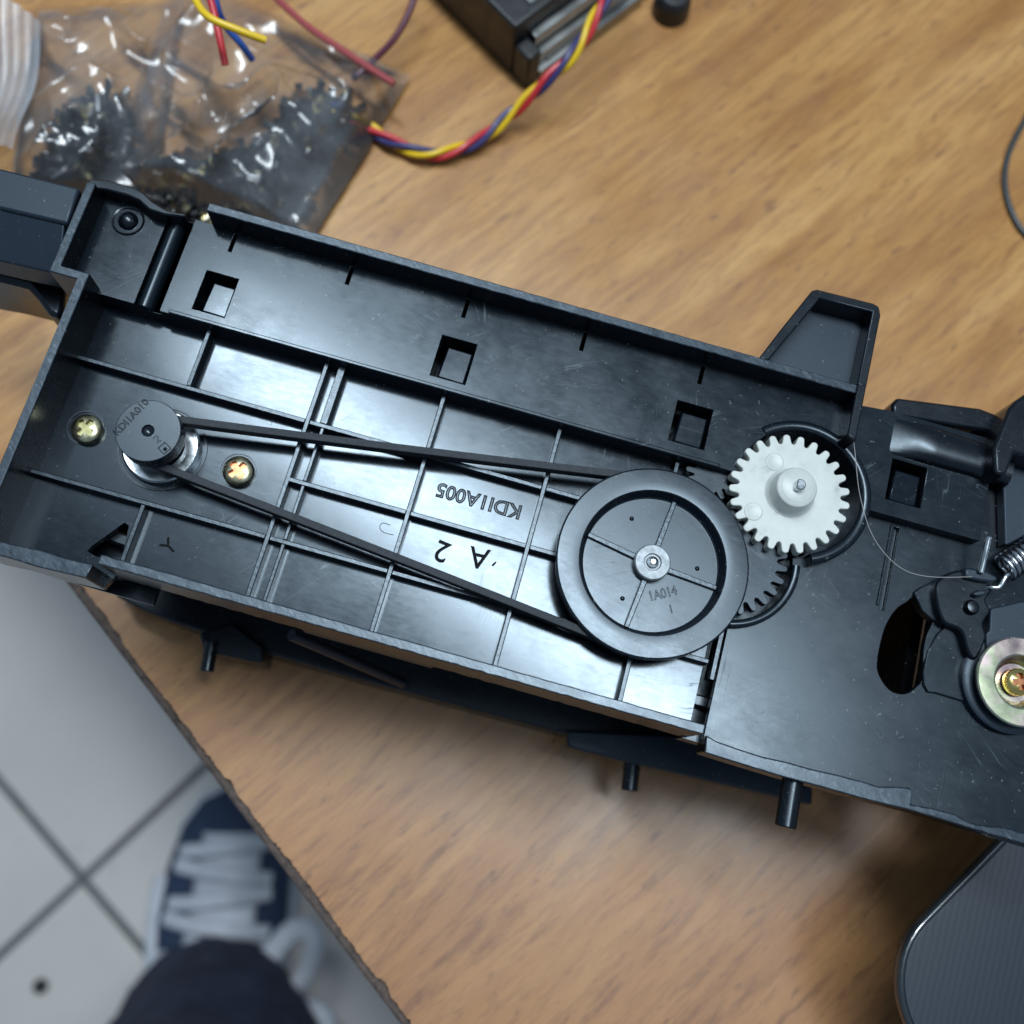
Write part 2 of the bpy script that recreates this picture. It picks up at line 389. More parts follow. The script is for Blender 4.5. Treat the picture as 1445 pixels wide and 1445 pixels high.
# torn upper-left edge
pt = BP([(118, 262), (128, 252), (150, 253), (172, 259), (190, 264), (204, 272), (216, 284), (236, 296), (262, 301), (262, 306), (232, 303), (210, 296), (196, 283), (180, 276), (150, 268), (128, 266)], 8)
wall("torn_edge", pt, -4, 8.0, .5, M_side, M_side)
# boss in the left box
q = B(181, 312, ST); build(MB().lathe(*q, [(0, 6.2), (.9, 6.0), (1.5, 5.5), (1.75, 4.9), (1.75, 4.0), (2.3, 4.0), (2.5, 5.0), (2.75, 5.1), (2.95, 4.6)], 40), "boss", M_side, root)
# tab with pocket
tab_o = BP([(1071, 505), (1101, 466), (1141, 416), (1146, 410), (1153, 408), (1233, 428), (1241, 433), (1243, 445), (1216, 576)], RIM)
tab_i = BP([(1094, 508), (1157, 421), (1231, 440), (1210, 541)], RIM)
tb_floor = build(MB().prism([tab_o[0], tab_o[1], tab_o[3], tab_o[5], tab_o[7], (52, 35.7)], 3.6, 5.2), "tab_floor", M_matte, root)
mb = MB().prism(tab_o[:8]+[(53.1, 35.9), (51.2, 35.9)], -3, RIM)
build(mb, "tab_wall", M_side, root, bevel=.3, top=M_side, cuts=[MB().prism([(tab_i[0][0]-1.2, 35.9-.3), tab_i[1], tab_i[2], (tab_i[3][0], 35.9-.3)], 3.0, 20)])
wall("right_wall", [(51.5, 26.4), (53.1, 25.6), (53.1, 36.2), (51.5, 36.2)], 3, RIM, .25, None, M_side)
# ribs of the grid, one by one
def rib(u0, u1, v0, v1, h=RIB):
    m = MB()
    if u1-u0 > v1-v0: prof = [(v0, 0), (v0+.08, h-.12), (v0+.22, h), (v1-.22, h), (v1-.08, h-.12), (v1, 0)]
    else: prof = [(u0, 0), (u0+.08, h-.12), (u0+.22, h), (u1-.22, h), (u1-.08, h-.12), (u1, 0)]
    horiz = u1-u0 > v1-v0
    a_, b_ = ((u0, u1) if horiz else (v0, v1))
    P1 = [m.bm.verts.new((a_, x, z) if horiz else (x, a_, z)) for x, z in prof]
    P2 = [m.bm.verts.new((b_, x, z) if horiz else (x, b_, z)) for x, z in prof]
    m.bm.faces.new(P1); m.bm.faces.new(P2[::-1])
    for i in range(len(prof)): m.bm.faces.new((P1[i], P2[i], P2[(i+1) % len(prof)], P1[(i+1) % len(prof)]))
    return build(m, "rib", M_floor, root, top=M_rib, sharp=20)
t = NT("rib_top_plastic"); n = t.noise(t.co(0, (1, 1, 1)), 1300, 4, .6)
t.set(col=(.018, .025, .034), rough=t.mapr(n, .3, .7, .22, .32), spec=.55); t.bump(n, .3, .0001); t.b.inputs['Specular Tint'].default_value = (.76, .89, 1.0, 1); M_rib = t.m
HL = 4.95; HM = -5.75; HB = -16.35; t5 = .5
UA, UB, UC, UD, UE = -59.5, -38.1, -16.85, 4.25, 25.6
for v, us in ((HL, [-79.2, UB, UC, UD, UE+2.5]), (HB, [-79.2, UB, UC, UD, UE, 38.9]), (HM, [UB, UC, UD, UE])):
    for i in range(len(us)-1): rib(us[i]+(t5 if i else 0), us[i+1]-t5, v-t5, v+t5, RIB-.02)
def vrib(u, v0, v1, w=.5): rib(u-w, u+w, v0, v1)
vrib(UA, HL+t5, 16.2); vrib(UA, -27.5, HB-t5)
for u in (UB, UC, UD, UE): vrib(u, -27.5, 16.2)
vrib(UB+2.75, HL+t5, 16.2, .75); vrib(UB+2.9, HM+t5, HL-t5, .42); vrib(UB+2.9, HB+t5, HM-t5, .42); vrib(UB+2.9, -27.5, HB-t5, .42)
vrib(UE+6.5, 8, 16.2)
rib(38.9, 39.95, -19.2, -9.6, 3.3)
# right-hand plate with kidney slot and groove
lip_hi = [(997, 1037), (1009.5, 1045), (1040, 1056), (1076, 1067.6), (1110, 1075), (1145, 1085), (1185, 1094), (1222, 1104), (1240, 1110), (1262, 1110), (1286, 1112), (1288, 1122), (1286, 1135), (1318, 1141), (1348, 1149), (1366, 1160), (1384, 1165), (1415, 1167), (1445, 1176), (1520, 1197)]
lip_lo = [(1520, 1214), (1445, 1191), (1400, 1178), (1352.6, 1164), (1316, 1153), (1282, 1143), (1220, 1128), (1160, 1111), (1105, 1096.7), (1050, 1080), (994, 1062.4)]
lh = BP(lip_hi, 3); ll = BP(lip_lo, 3)
gr0, gr1 = B(1271, 757, PL), B(1237, 858, PL)
gu = (gr0[0]+gr1[0])/2
build(MB().prism([(40.4, 16.6), (40.4, -29.0)]+[(x, y-.4) for x, y in lh[3:]]+[(lh[-1][0], 16.6)], PL-1.5, PL), "right_plate", M_plate, root, bevel=.12,
      cuts=wcut()+[MB().prism(kid, -5, 8), MB().box(gu-.45, gu+.45, gr1[1], 15.6, 1.0, 8)])
build(MB().box(gu-1.2, gu-.75, gr1[1]+.5, 15.9, PL, PL+.35), "groove_bead", M_plate, root, bevel=.15)
jl = []
for i, (x, y) in enumerate(lh): jl.append((x, y))
build(MB().prism(jl+ll, -3.0, 3.0), "plate_lip", M_side, root, bevel=.25, top=M_edge)
# gear well rings and floors
def arc_ring(c, ri, ro, z0, z1, a0, a1, mat, name, n=80):
    rm = (ri+ro)/2; hw = (ro-ri)/2
    prof = [(ri, z0), (ro, z0), (ro, z1-hw*.7)]+[(rm+hw*math.cos(x), z1-hw*.7+hw*.7*math.sin(x)) for x in [math.pi*k/6 for k in range(1, 6)]]+[(ri, z1-hw*.7), (ri, z0)]
    return build(MB().lathe(*c, prof, n, a0, a1), name, mat, root, sharp=50)
arc_ring(well1, 11.0, 12.9, -3, 5.3, -68, 132, M_plate, "well_ring")
arc_ring(well2, 10.9, 12.3, -3, 3.4, -78, 8, M_plate, "well_ring")
mw = MB().cyl(*well1, 12.6, -3.6, -3.0, 64); build(mw, "well_floor", M_side, root)
mw = MB().cyl(*well2, 12.0, -4.4, -3.7, 64); build(mw, "well_floor", M_side, root)

build(MB().box(-79, 52, 14, 34.2, -7.5, -6.5), "strip_underside", M_side, root)
build(MB().box(-73, -55, -31.5, -17, -8, -7), "notch_underside", M_side, root)
build(MB().box(37.5, 41.5, -29.4, -27.0, -6, -.5), "corner_web", M_side, root)
build(MB().box(37, 42, -26.9, -9, -5.5, -4.5), "gap_underside", M_side, root)
build(MB().box(75.5, 120, -20, 33.5, -3, 1.9), "right_underplate", M_side, root)
# ---- gears
def gear_pts(c, ro, rr, n, ph=0, tip=.36, root_=.74):
    P_ = []
    for i in range(n):
        a = 2*math.pi*(i+ph)/n; st = 2*math.pi/n
        for f, r in ((-.5*root_-.11, rr), (-.5*root_+.03, rr+.12*(ro-rr)), (-.36*root_-.02, rr+.45*(ro-rr)), (-.5*tip-.04, ro-.16*(ro-rr)), (-.5*tip+.07, ro-.03*(ro-rr)), (0, ro),
                     (.5*tip-.07, ro-.03*(ro-rr)), (.5*tip+.04, ro-.16*(ro-rr)), (.36*root_+.02, rr+.45*(ro-rr)), (.5*root_-.03, rr+.12*(ro-rr)), (.5*root_+.11, rr)):
            P_.append((c[0]+r*math.cos(a+f*st), c[1]+r*math.sin(a+f*st)))
    return P_
RG = rpx(1114.6, 695.8, 84.8, 6)
gw = build(MB().prism(gear_pts(mg, RG, RG-1.7, 25, .25), 3.4, 6.0), "white_gear", M_nylon, root, bevel=.14)
gw["label"] = "white nylon spur gear with round hub"
hub = build(MB().lathe(*mg, [(0, 10.1), (2.55, 10.1), (2.7, 10.0), (2.95, 9.9), (3.35, 9.8), (3.5, 9.55), (3.6, 7), (3.85, 6.3), (4.4, 5.98)], 64), "hub", M_nylon, gw, sharp=50)
for px, py in ((1093, 652), (1063, 722)):
    q = B(px, py, 6); build(MB().lathe(*q, [(0, 6.04), (1.1, 6.06), (1.35, 6.16), (1.5, 6.13), (1.6, 5.99)], 32), "ejector_mark", M_nylon, gw, sharp=60)
sh = [(mg[0]+.95*math.cos(a), mg[1]+.95*math.sin(a)) for a in [rad(x) for x in range(-130, 131, 13)]]
sh2 = build(MB().prism(sh, 3, 11.6), "shaft", M_steel, root, bevel=.18)
dg_ = build(MB().prism(gear_pts(well2, rpx(1030, 785, 82, 3), rpx(1030, 785, 82, 3)-1.9, 26, .2), 1.2, 3.1), "black_gear", M_pulley, root, bevel=.1); dg_["label"] = "black gear half hidden under the big pulley"
pg = (mg[0], mg[1])
build(MB().prism(gear_pts(pg, 11.0*.93, 8.5, 30), -2.6, -.8), "lower_gear", M_side, root, bevel=.1)
q = B(1003, 672, 2); build(MB().prism(gear_pts(q, 4.6, 3.0, 14), .2, 2.6), "idler_gear", M_pulley, root, bevel=.1)

# ---- motor pulley
MR = rpx(208, 605, 46.5, 9.5)
mp = build(MB().lathe(*mo, [(0, 8.6), (.5, 8.7), (.95, 9.0), (1.05, 9.5), (MR-.12, 9.5), (MR, 9.38), (MR, 6.1), (3.6, 5.9), (3.3, 5.7), (3.3, 2.7), (4.4, 2.5), (4.4, 1.6)], 96), "motor_pulley", M_pulley, root, sharp=30)
mp["label"] = "small black motor pulley with a raised round cap"
build(MB().lathe(*mo, [(0, .9), (3.2, 1.0), (3.2, 1.55), (rpx(229, 633, 55, 1)-.3, 1.55), (rpx(229, 633, 55, 1), 1.3), (rpx(229, 633, 55, 1), .02)], 80), "motor_flange", M_flange, root, sharp=30)
build(MB().lathe(*mo, [(7.15, 0), (7.15, .25), (7.6, .25), (7.6, 0)], 80), "flange_seat", M_side, root)
q = B(233.5, 632, 9.5)
def frame_sq(c, a, s, w, z0, z1):
    m = MB(); ca, sa = math.cos(a), math.sin(a)
    for (x0, x1, y0, y1) in ((-s, s, -s, -s+w), (-s, s, s-w, s), (-s, -s+w, -s+w, s-w), (s-w, s, -s+w, s-w)):
        m.prism([(c[0]+x*ca-y*sa, c[1]+x*sa+y*ca) for x, y in ((x0, y0), (x1, y0), (x1, y1), (x0, y1))], z0, z1)
    return m
t = NT("engraving_shadow_free_black").set(col=(.004, .005, .007), rough=.6, spec=.08); M_ink = t.m
build(frame_sq((mo[0]+3.55, mo[1]-2.1), rad(60), .78, .13, 9.45, 9.55), "square_mark", M_ink, mp)
build(MB().cyl(mo[0]+3.7, mo[1]-2.2, .33, 9.4, 9.53, 20), "dot_mark", M_ink, mp)

# ---- big pulley
BR = rpx(921.6, 792.6, 135.4, 7); BI = rpx(921.6, 790, 102.8, 7); BF = BI-.9
big_ = build(MB().lathe(*bp, [(0, 4.7), (BF, 4.7), (BF+.25, 4.9), (BI-.05, 6.9), (BI+.12, 7.0), (BI+1.5, 7.08), (BR-.3, 7.02), (BR, 6.8), (BR, 5.9), (14.3, 5.6), (14.3, 2.9), (BR-.4, 2.8), (BR-.4, 2.1), (0, 2.1)], 128), "big_pulley", M_pulley, root, sharp=15)
big_["label"] = "large black belt pulley with four spokes in its sunken face"
for k, (px, py) in enumerate(((952, 708), (830, 754), (886, 879), (1008, 829))):
    e = B(px, py, 5.3); d = math.atan2(e[1]-bp[1], e[0]-bp[0]); c_, s_ = math.cos(d), math.sin(d); r0, r1 = 2.9, BF+.25
    build(MB().prism([(bp[0]+r0*c_-.5*s_, bp[1]+r0*s_+.5*c_), (bp[0]+r1*c_-.42*s_, bp[1]+r1*s_+.42*c_), (bp[0]+r1*c_+.42*s_, bp[1]+r1*s_-.42*c_), (bp[0]+r0*c_+.5*s_, bp[1]+r0*s_-.5*c_)], 4.65, 5.45), "spoke", M_rib, big_, bevel=.15)
bh = build(MB().lathe(*bp, [(0, 6.4), (1.35, 6.4), (1.5, 6.75), (2.85, 6.75), (3.05, 6.5), (3.05, 4.6)], 64), "pulley_hub", M_hub, big_, sharp=35)
for px, py in ((891.4, 732), (983.8, 802.3), (878.4, 844.5)):
    q = B(px, py, 4.7); build(MB().lathe(*q, [(0, 5.0), (.22, 4.95), (.38, 4.8), (.42, 4.65)], 20), "pip", M_side, big_)
build(MB().lathe(*bp, [(0, 7.25), (.42, 7.25), (.48, 7.1), (.48, 6.7)], 32), "pulley_shaft", M_steel, root, sharp=40)
build(MB().lathe(*bp, [(.5, 6.9), (.95, 6.85), (1.02, 6.6), (1.02, 6.3)], 32), "shaft_collar", M_side, root, sharp=40)

# ---- belt: an open loop strap round both pulleys
r1, r2 = 3.3+.6, 14.3+.55
dx, dy = bp[0]-mo[0], bp[1]-mo[1]; D = math.hypot(dx, dy); th = math.atan2(dy, dx); be = math.acos((r1-r2)/D)
path = []
a_ = [th+be+(2*math.pi-2*be)*i/24 for i in range(25)]
for a in a_: path.append((mo[0]+r1*math.cos(a), mo[1]+r1*math.sin(a)))
for k in range(1, 20): path.append(None)
a_ = [th-be+(2*be)*i/48 for i in range(49)]
big_arc = [(bp[0]+r2*math.cos(a), bp[1]+r2*math.sin(a)) for a in a_]
# straight runs get a barely visible sag so the strap does not look ruled
def run(p, q, amp):
    out = []; nx, ny = -(q[1]-p[1]), q[0]-p[0]; L = math.hypot(nx, ny); nx /= L; ny /= L
    for i in range(1, 24):
        f = i/24; s = math.sin(math.pi*f)*amp; out.append((p[0]+(q[0]-p[0])*f+nx*s, p[1]+(q[1]-p[1])*f+ny*s))
    return out
small_arc = [p_ for p_ in path if p_]
loop = small_arc+run(small_arc[-1], big_arc[0], .12)+big_arc+run(big_arc[-1], small_arc[0], .12)
mb = MB(); n = len(loop); rings = []
for i, p_ in enumerate(loop):
    a, b = loop[i-1], loop[(i+1) % n]; tx, ty = b[0]-a[0], b[1]-a[1]; L = math.hypot(tx, ty); nx, ny = ty/L, -tx/L
    zz = .12*math.sin(i*.21); hw = .62
    rings.append([mb.bm.verts.new((p_[0]+nx*s, p_[1]+ny*s, z+zz)) for s, z in ((-hw, 3.1), (hw, 3.1), (hw, 5.5), (-hw, 5.5))])
for i in range(n):
    for k in range(4): mb.bm.faces.new((rings[i][k], rings[i][(k+1) % 4], rings[(i+1) % n][(k+1) % 4], rings[(i+1) % n][k]))
bl = build(mb, "drive_belt", M_belt, root, bevel=.1); bl["label"] = "thin black rubber drive belt stretched between the two pulleys"

# ---- screws
def screw(c, z, r, mat, slot, a, name="screw", dome=.9):
    prof = [(0, z+dome)]+[(r*math.sin(x), z+dome*math.cos(x)) for x in [math.pi/2*k/8 for k in range(1, 9)]]+[(r, z-1.0), (0, z-1.0)]
    pts = []
    w_, l_ = r*.17, r*.66
    for k in range(4):
        b = a+k*math.pi/2; ca, sa = math.cos(b), math.sin(b)
        for x, y in ((l_*.85, -w_*1.5), (l_, 0), (l_*.85, w_*1.5), (w_*1.25, w_*1.25)):
            pts.append((c[0]+x*ca-y*sa, c[1]+x*sa+y*ca))
    o = build(MB().lathe(*c, prof, 48), name, mat, root, sharp=40, cuts=[MB().prism(pts, z+.05, z+3)])
    o.data.materials.append(slot)
    for f in o.data.polygons:
        q = f.center/MM; d = math.hypot(q.x-c[0], q.y-c[1])
        if d < l_*1.02 and q.z < z+dome*math.cos(math.asin(min(1, d/r)))-.06: f.material_index = 1
    return o
s1 = screw(B(121, 604, 1.5), 1.1, 2.6, M_zinc, M_olive, rad(62)); s1["label"] = "pale brassy cross-head screw left of the motor pulley"
s2 = screw(B(335.6, 663.6, 1.5), 1.1, 2.65, M_zinc, M_bronze, rad(52)); s2["label"] = "cross-head screw with bronze slot right of the motor pulley"
for s_ in ((121, 604), (335.6, 663.6)):
    q = B(*s_, 0); build(MB().ring(*q, 2.9, 3.15, 0, .18, 48), "screw_seat", M_side, root)

# ---- lettering, moulded in outline
def text(body, size, loc, rot, z, mat, parent, outline=.0, name="lettering", spacing=1.0, ext=.05, shear=0, xs=1.0):
    cu = bpy.data.curves.new(name, 'FONT'); cu.body = body; cu.size = size; cu.align_x = 'CENTER'; cu.align_y = 'CENTER'; cu.space_character = spacing; cu.resolution_u = 3
    if outline: cu.fill_mode = 'NONE'; cu.bevel_depth = outline; cu.bevel_resolution = 1
    else: cu.extrude = ext
    if mat is M_ink: cu.offset = .04; cu.bevel_depth = 0
    o = bpy.data.objects.new(name, cu); C.objects.link(o)
    me = bpy.data.meshes.new_from_object(o.evaluated_get(bpy.context.evaluated_depsgraph_get())); bpy.data.objects.remove(o)
    me.transform(Matrix.Translation((loc[0]*MM, loc[1]*MM, z*MM)) @ Matrix.Rotation(rot, 4, 'Z') @ Matrix.Diagonal((MM*xs, MM, MM, 1)))
    me.materials.clear(); me.materials.append(mat); me.name = name
    o = bpy.data.objects.new(name, me); C.objects.link(o); o.parent = parent
    return o
t = NT("moulded_letter_black").set(col=(.003, .004, .006), rough=.30, spec=.2); t.b.inputs['Specular Tint'].default_value = (.76, .89, 1.0, 1); M_let = t.m
text("KDI1A005", 3.55, B(676, 706, 0), math.pi, .02, M_let, root, .13, spacing=1.0)
text("A", 5.2, B(676, 786, 0), math.pi+.06, .02, M_ink, root, 0, ext=.09)
text("2", 5.2, B(624, 777, 0), math.pi-.12, .02, M_ink, root, 0, ext=.09)
text("'", 3.4, B(703, 790, 0), math.pi-.5, .02, M_ink, root, 0, ext=.05)
text("Y", 3.6, B(239, 772, 0), rad(60), .02, M_ink, root, 0, ext=.05)
mb = MB().tube([(*B(v.x, v.y, 0), .03) for v in smooth([(556, 755, 0), (541, 751, 0), (536, 744, 0), (540, 738, 0), (551, 741, 0)], 5)], .06, 6)
build(mb, "curl_mark", M_let, root)
text("1A014", 2.3, B(935, 838, 4.7), rad(14)-ANG, 4.72, M_let, big_, .05, ext=.12, xs=.85, spacing=.95)
text("1", 2.25, B(947, 860, 4.7), rad(14)-ANG, 4.72, M_let, big_, 0, ext=.06)
text("KDI1A010", 1.75, B(185, 589, 9.5), rad(52)-ANG, 9.5, M_let, mp, .05, spacing=1.0)
text("2", 1.9, B(222, 620, 9.5), rad(35)-ANG, 9.5, M_let, mp, .035)

# ---- left arm
arm_t = BP([(-60, 222), (113, 265), (95, 316), (-60, 280)], 8)
build(MB().prism(arm_t, -2, 8), "arm_top", M_matte, root, bevel=.5)
a2 = BP([(-60, 279), (95, 315), (76, 376), (-60, 345)], 6.4)
mb = MB(); va = [mb.bm.verts.new((x, y, z)) for (x, y), z in zip(a2, (7.6, 7.6, 3.4, 3.4))]; vb = [mb.bm.verts.new((x, y, -3)) for x, y in a2]
mb.bm.faces.new(va); mb.bm.faces.new(vb[::-1])
for i in range(4): mb.bm.faces.new((va[i], va[(i+1) % 4], vb[(i+1) % 4], vb[i]))
build(mb, "arm_slope", M_matte, root, bevel=.3)
build(MB().prism(BP([(-60, 330), (80, 370), (100, 400), (92, 452), (74, 452), (58, 428), (44, 412), (0, 401), (-60, 390)], -8), -22, -6), "arm_underside", M_side, root, bevel=1.0)

# ---- right end: cover, end block, slide
cv = [B(1262, 588, 5), B(1424, 622, 5), B(1420, 668, 5), B(1293, 640, 5)]
mb = MB(); secs = []
N = 14
for i in range(N+1):
    f = i/N; u = cv[0][0]+.3+(cv[2][0]-cv[0][0])*f
    vt = cv[0][1]-1.0*f*f; vbm = 27.4
    hmax = 6.9*min(1, (.70+f*1.1)) if f < .3 else 6.9
    row = []
    for k in range(11):
        a = math.pi*k/10; v = (vt+vbm)/2+(vt-vbm)/2*math.cos(a)*1.0; z = 4.6+max(0, hmax-4.6)*math.sin(a)**.6
        row.append(mb.bm.verts.new((u, v, z)))
    secs.append(row)
for i in range(N):
    for k in range(10): mb.bm.faces.new((secs[i][k], secs[i][k+1], secs[i+1][k+1], secs[i+1][k]))
mb.bm.faces.new(secs[0]); mb.bm.faces.new(secs[-1][::-1])
for i in range(N): mb.bm.faces.new((secs[i][0], secs[i+1][0], secs[i+1][10], secs[i][10]))
build(mb, "curved_cover", M_side, root, sharp=60)
bb = BP([(1264, 562), (1381, 577), (1415, 590), (1440, 600), (1440, 622), (1400, 612), (1258, 588), (1257, 572)], 4)
build(MB().prism(bb, -4, 4.6), "cover_back", M_side, root, bevel=.6)
build(MB().prism(BP([(1402, 632), (1424, 576), (1432, 566), (1500, 520), (1500, 660), (1432, 640), (1420, 672), (1404, 668)], 10), -2, 10), "end_block", M_side, root, bevel=.6, top=M_side)
sp0, sp1 = Vector((*B(1411, 807, 4.5), 4.5)), Vector((*B(1500, 745, 5.5), 5.5))
rec = BP([(1405, 770), (1425, 768), (1520, 716), (1520, 850), (1440, 848), (1425, 852), (1398, 858), (1396, 890), (1380, 900), (1372, 830)], 4.6)
slab = BP([(1415, 660), (1428, 640), (1560, 600), (1560, 940), (1392, 930), (1390, 830), (1418, 770)], 4.6)
build(MB().prism(slab, 2.02, 4.6), "slide_plate", M_matte, root, bevel=.3, cuts=[MB().prism(rec, 1, 9)])
# lever arms beside the kidney slot
build(MB().prism(BP([(1290, 836), (1300, 828), (1318, 820), (1322, 850), (1326, 878), (1316, 874), (1302, 862)], 3), .5, 2.9), "lever_sector", M_plate, root, bevel=.2)
build(MB().prism(BP([(1322, 895), (1345, 872), (1372, 880), (1380, 940), (1360, 990), (1320, 978), (1309, 977), (1303, 966), (1302, 948), (1308, 920)], 2.5), .5, 2.6), "lever_sector", M_plate, root, bevel=.2)
arm = SP([(1322, 822), (1345, 806), (1372, 806), (1394, 812), (1404, 826), (1392, 846), (1398, 862), (1388, 880), (1392, 900), (1378, 930), (1366, 920), (1356, 890), (1332, 878), (1322, 850)], 4.8)
build(MB().prism(arm, 1, 4.8), "lever_arm", M_side, root, bevel=.6)
build(MB().prism(BP([(1362, 800), (1392, 805), (1410, 815), (1402, 822), (1384, 820), (1362, 815)], 6), 3, 6), "lever_hook", M_matte, root, bevel=.4)
build(MB().prism(BP([(1372, 838), (1382, 832), (1394, 833), (1390, 840), (1380, 842)], 6), 3, 6), "lever_tooth", M_matte, root, bevel=.3)
q = B(1374, 856, 6); build(MB().lathe(*q, [(0, 6.2), (1.0, 6.0), (1.3, 5.4), (1.3, 3)], 24), "lever_pin", M_side, root)
# washer and centre screw
wc = B(1440, 962, 6.5); wr = rpx(1440, 962, 61, 6.5)
build(MB().lathe(*wc, [(wr+.9, 2.0), (wr+1.0, 3.6), (wr+.4, 4.0), (wr-1, 4.1), (2, 4.0)], 72), "black_bushing", M_matte, root, sharp=40)
ws = build(MB().lathe(*wc, [(wr-.5, 5.9), (wr, 6.0), (wr, 6.5), (wr-.25, 6.7), (4.7, 6.75), (4.35, 6.6), (4.1, 6.1), (3.8, 4.9), (3.2, 4.4), (0, 4.4)], 96), "washer", M_chrom, root, sharp=35); ws["label"] = "rainbow zinc-plated dished washer"
cs = screw((wc[0], wc[1]), 5.9, 2.3, M_gold, M_bronze, rad(20), "washer_screw", 1.0); cs["label"] = "gold cross-head screw in the dished washer"
# spring, hook and pin
ax = (sp1-sp0).normalized(); s_ = ax.cross(Vector((0, 0, 1))).normalized(); u_ = s_.cross(ax)
pts = []
rr = 2.15; pitch = .98; turns = 12
for i in range(turns*18):
    a = 2*math.pi*i/18; p_ = sp0+ax*(1.0+pitch*i/18)+s_*rr*math.cos(a)+u_*rr*math.sin(a); pts.append(p_)
spg = build(MB().tube(pts, .43, 8), "spring", M_spring, root, sharp=60)
e = B(1396, 826, 5.5); e2_ = B(1410, 828, 5.5); e3 = B(1419, 812, 5.5)
hk = smooth([(*e, 4.4), (e[0]+.6, e[1]-.1, 5.1), (*e2_, 5.6), (*e3, 6.0), tuple(pts[0])], 8)
build(MB().tube(hk, .45, 8), "spring_hook", M_steel, spg, sharp=60)
p0, p1 = B(1395.5, 757, 8), B(1386, 808, 7)
build(MB().tube([(*p0, 8.0), (*p1, 6.5)], .52, 16), "steel_pin", M_steel, root, bevel=.15, sharp=60)

# ---- body underneath, down to the table
sil = BP([(150, 812), (165, 842), (205, 862), (241, 877), (374, 921), (500, 957), (797, 1036), (1000, 1086)], -50)
inn = [(x, y+9.0) for x, y in sil]
build(MB().prism(sil+inn[::-1], BOT, -50), "base_flange", M_side, root, bevel=.5)
build(MB().prism([(x, y+6.5) for x, y in sil[2:]]+[(x, y+8.5) for x, y in sil[2:]][::-1], -49.9, -2.2), "lower_front_wall", M_side, root, bevel=.3)
build(MB().prism([(-57, 30), (74, 30), (74, 32), (-57, 32)], BOT, -8.1), "lower_back_wall", M_side, root)
build(MB().prism([(-57, -20), (-55, -20), (-55, 30), (-57, 30)], BOT, -1.6), "lower_side_wall", M_side, root)
build(MB().prism([(76, -18), (78, -18), (78, 30), (76, 30)], BOT, -10), "lower_side_wall", M_side, root)
build(MB().prism(BP([(283, 895), (290, 921), (372, 938), (376, 915), (330, 880)], -48), BOT+4, -46), "side_bracket", M_side, root, bevel=.6)
build(MB().prism(BP([(800, 1030), (802, 1055), (870, 1072), (1146, 1136), (1148, 1112), (1060, 1075), (990, 1040)], -42), -46, -42), "lower_shelf", M_matte, root, bevel=.5)
def hpin(px, py, qx, qy, h, r, mat=M_side):
    a, b = B(px, py, h), B(qx, qy, h); build(MB().tube([(*a, h), (*b, h)], r, 20), "guide_pin", mat, root, bevel=.25, sharp=60)
hpin(1121, 1085, 1108, 1168, -.5, 1.75)
hpin(299, 905, 292, 948, -46, 1.4); hpin(893, 1070, 888, 1116, -46, 1.7)
build(MB().box(-30, -6, -28.3, -26.9, -14, -6), "inner_rail", M_matte, root, bevel=.3)
build(MB().tube([(-33, -28.7, -20), (-12, -29.8, -44)], 1.1, 12), "inner_strut", M_matte, root)

# ---- fibre lying over the right end
fb = smooth([(*B(1203, 610, 7), 7), (*B(1205, 640, 8), 8.5), (*B(1212, 700, 8), 8.5), (*B(1232, 757, 8), 8), (*B(1268, 797, 8), 7.5), (*B(1310, 812, 8), 7.2), (*B(1372, 814, 7), 7)], 8)
t = NT("clear_fibre").set(col=(.35, .33, .32), rough=.3); fo = build(MB().tube([v for v in fb], .055, 5), "fibre", t.m)
fo.location = root.location; fo.rotation_euler = root.rotation_euler
tag(fo, "thin pale hair-like fibre curving from the gear well to the spring", "fibre")

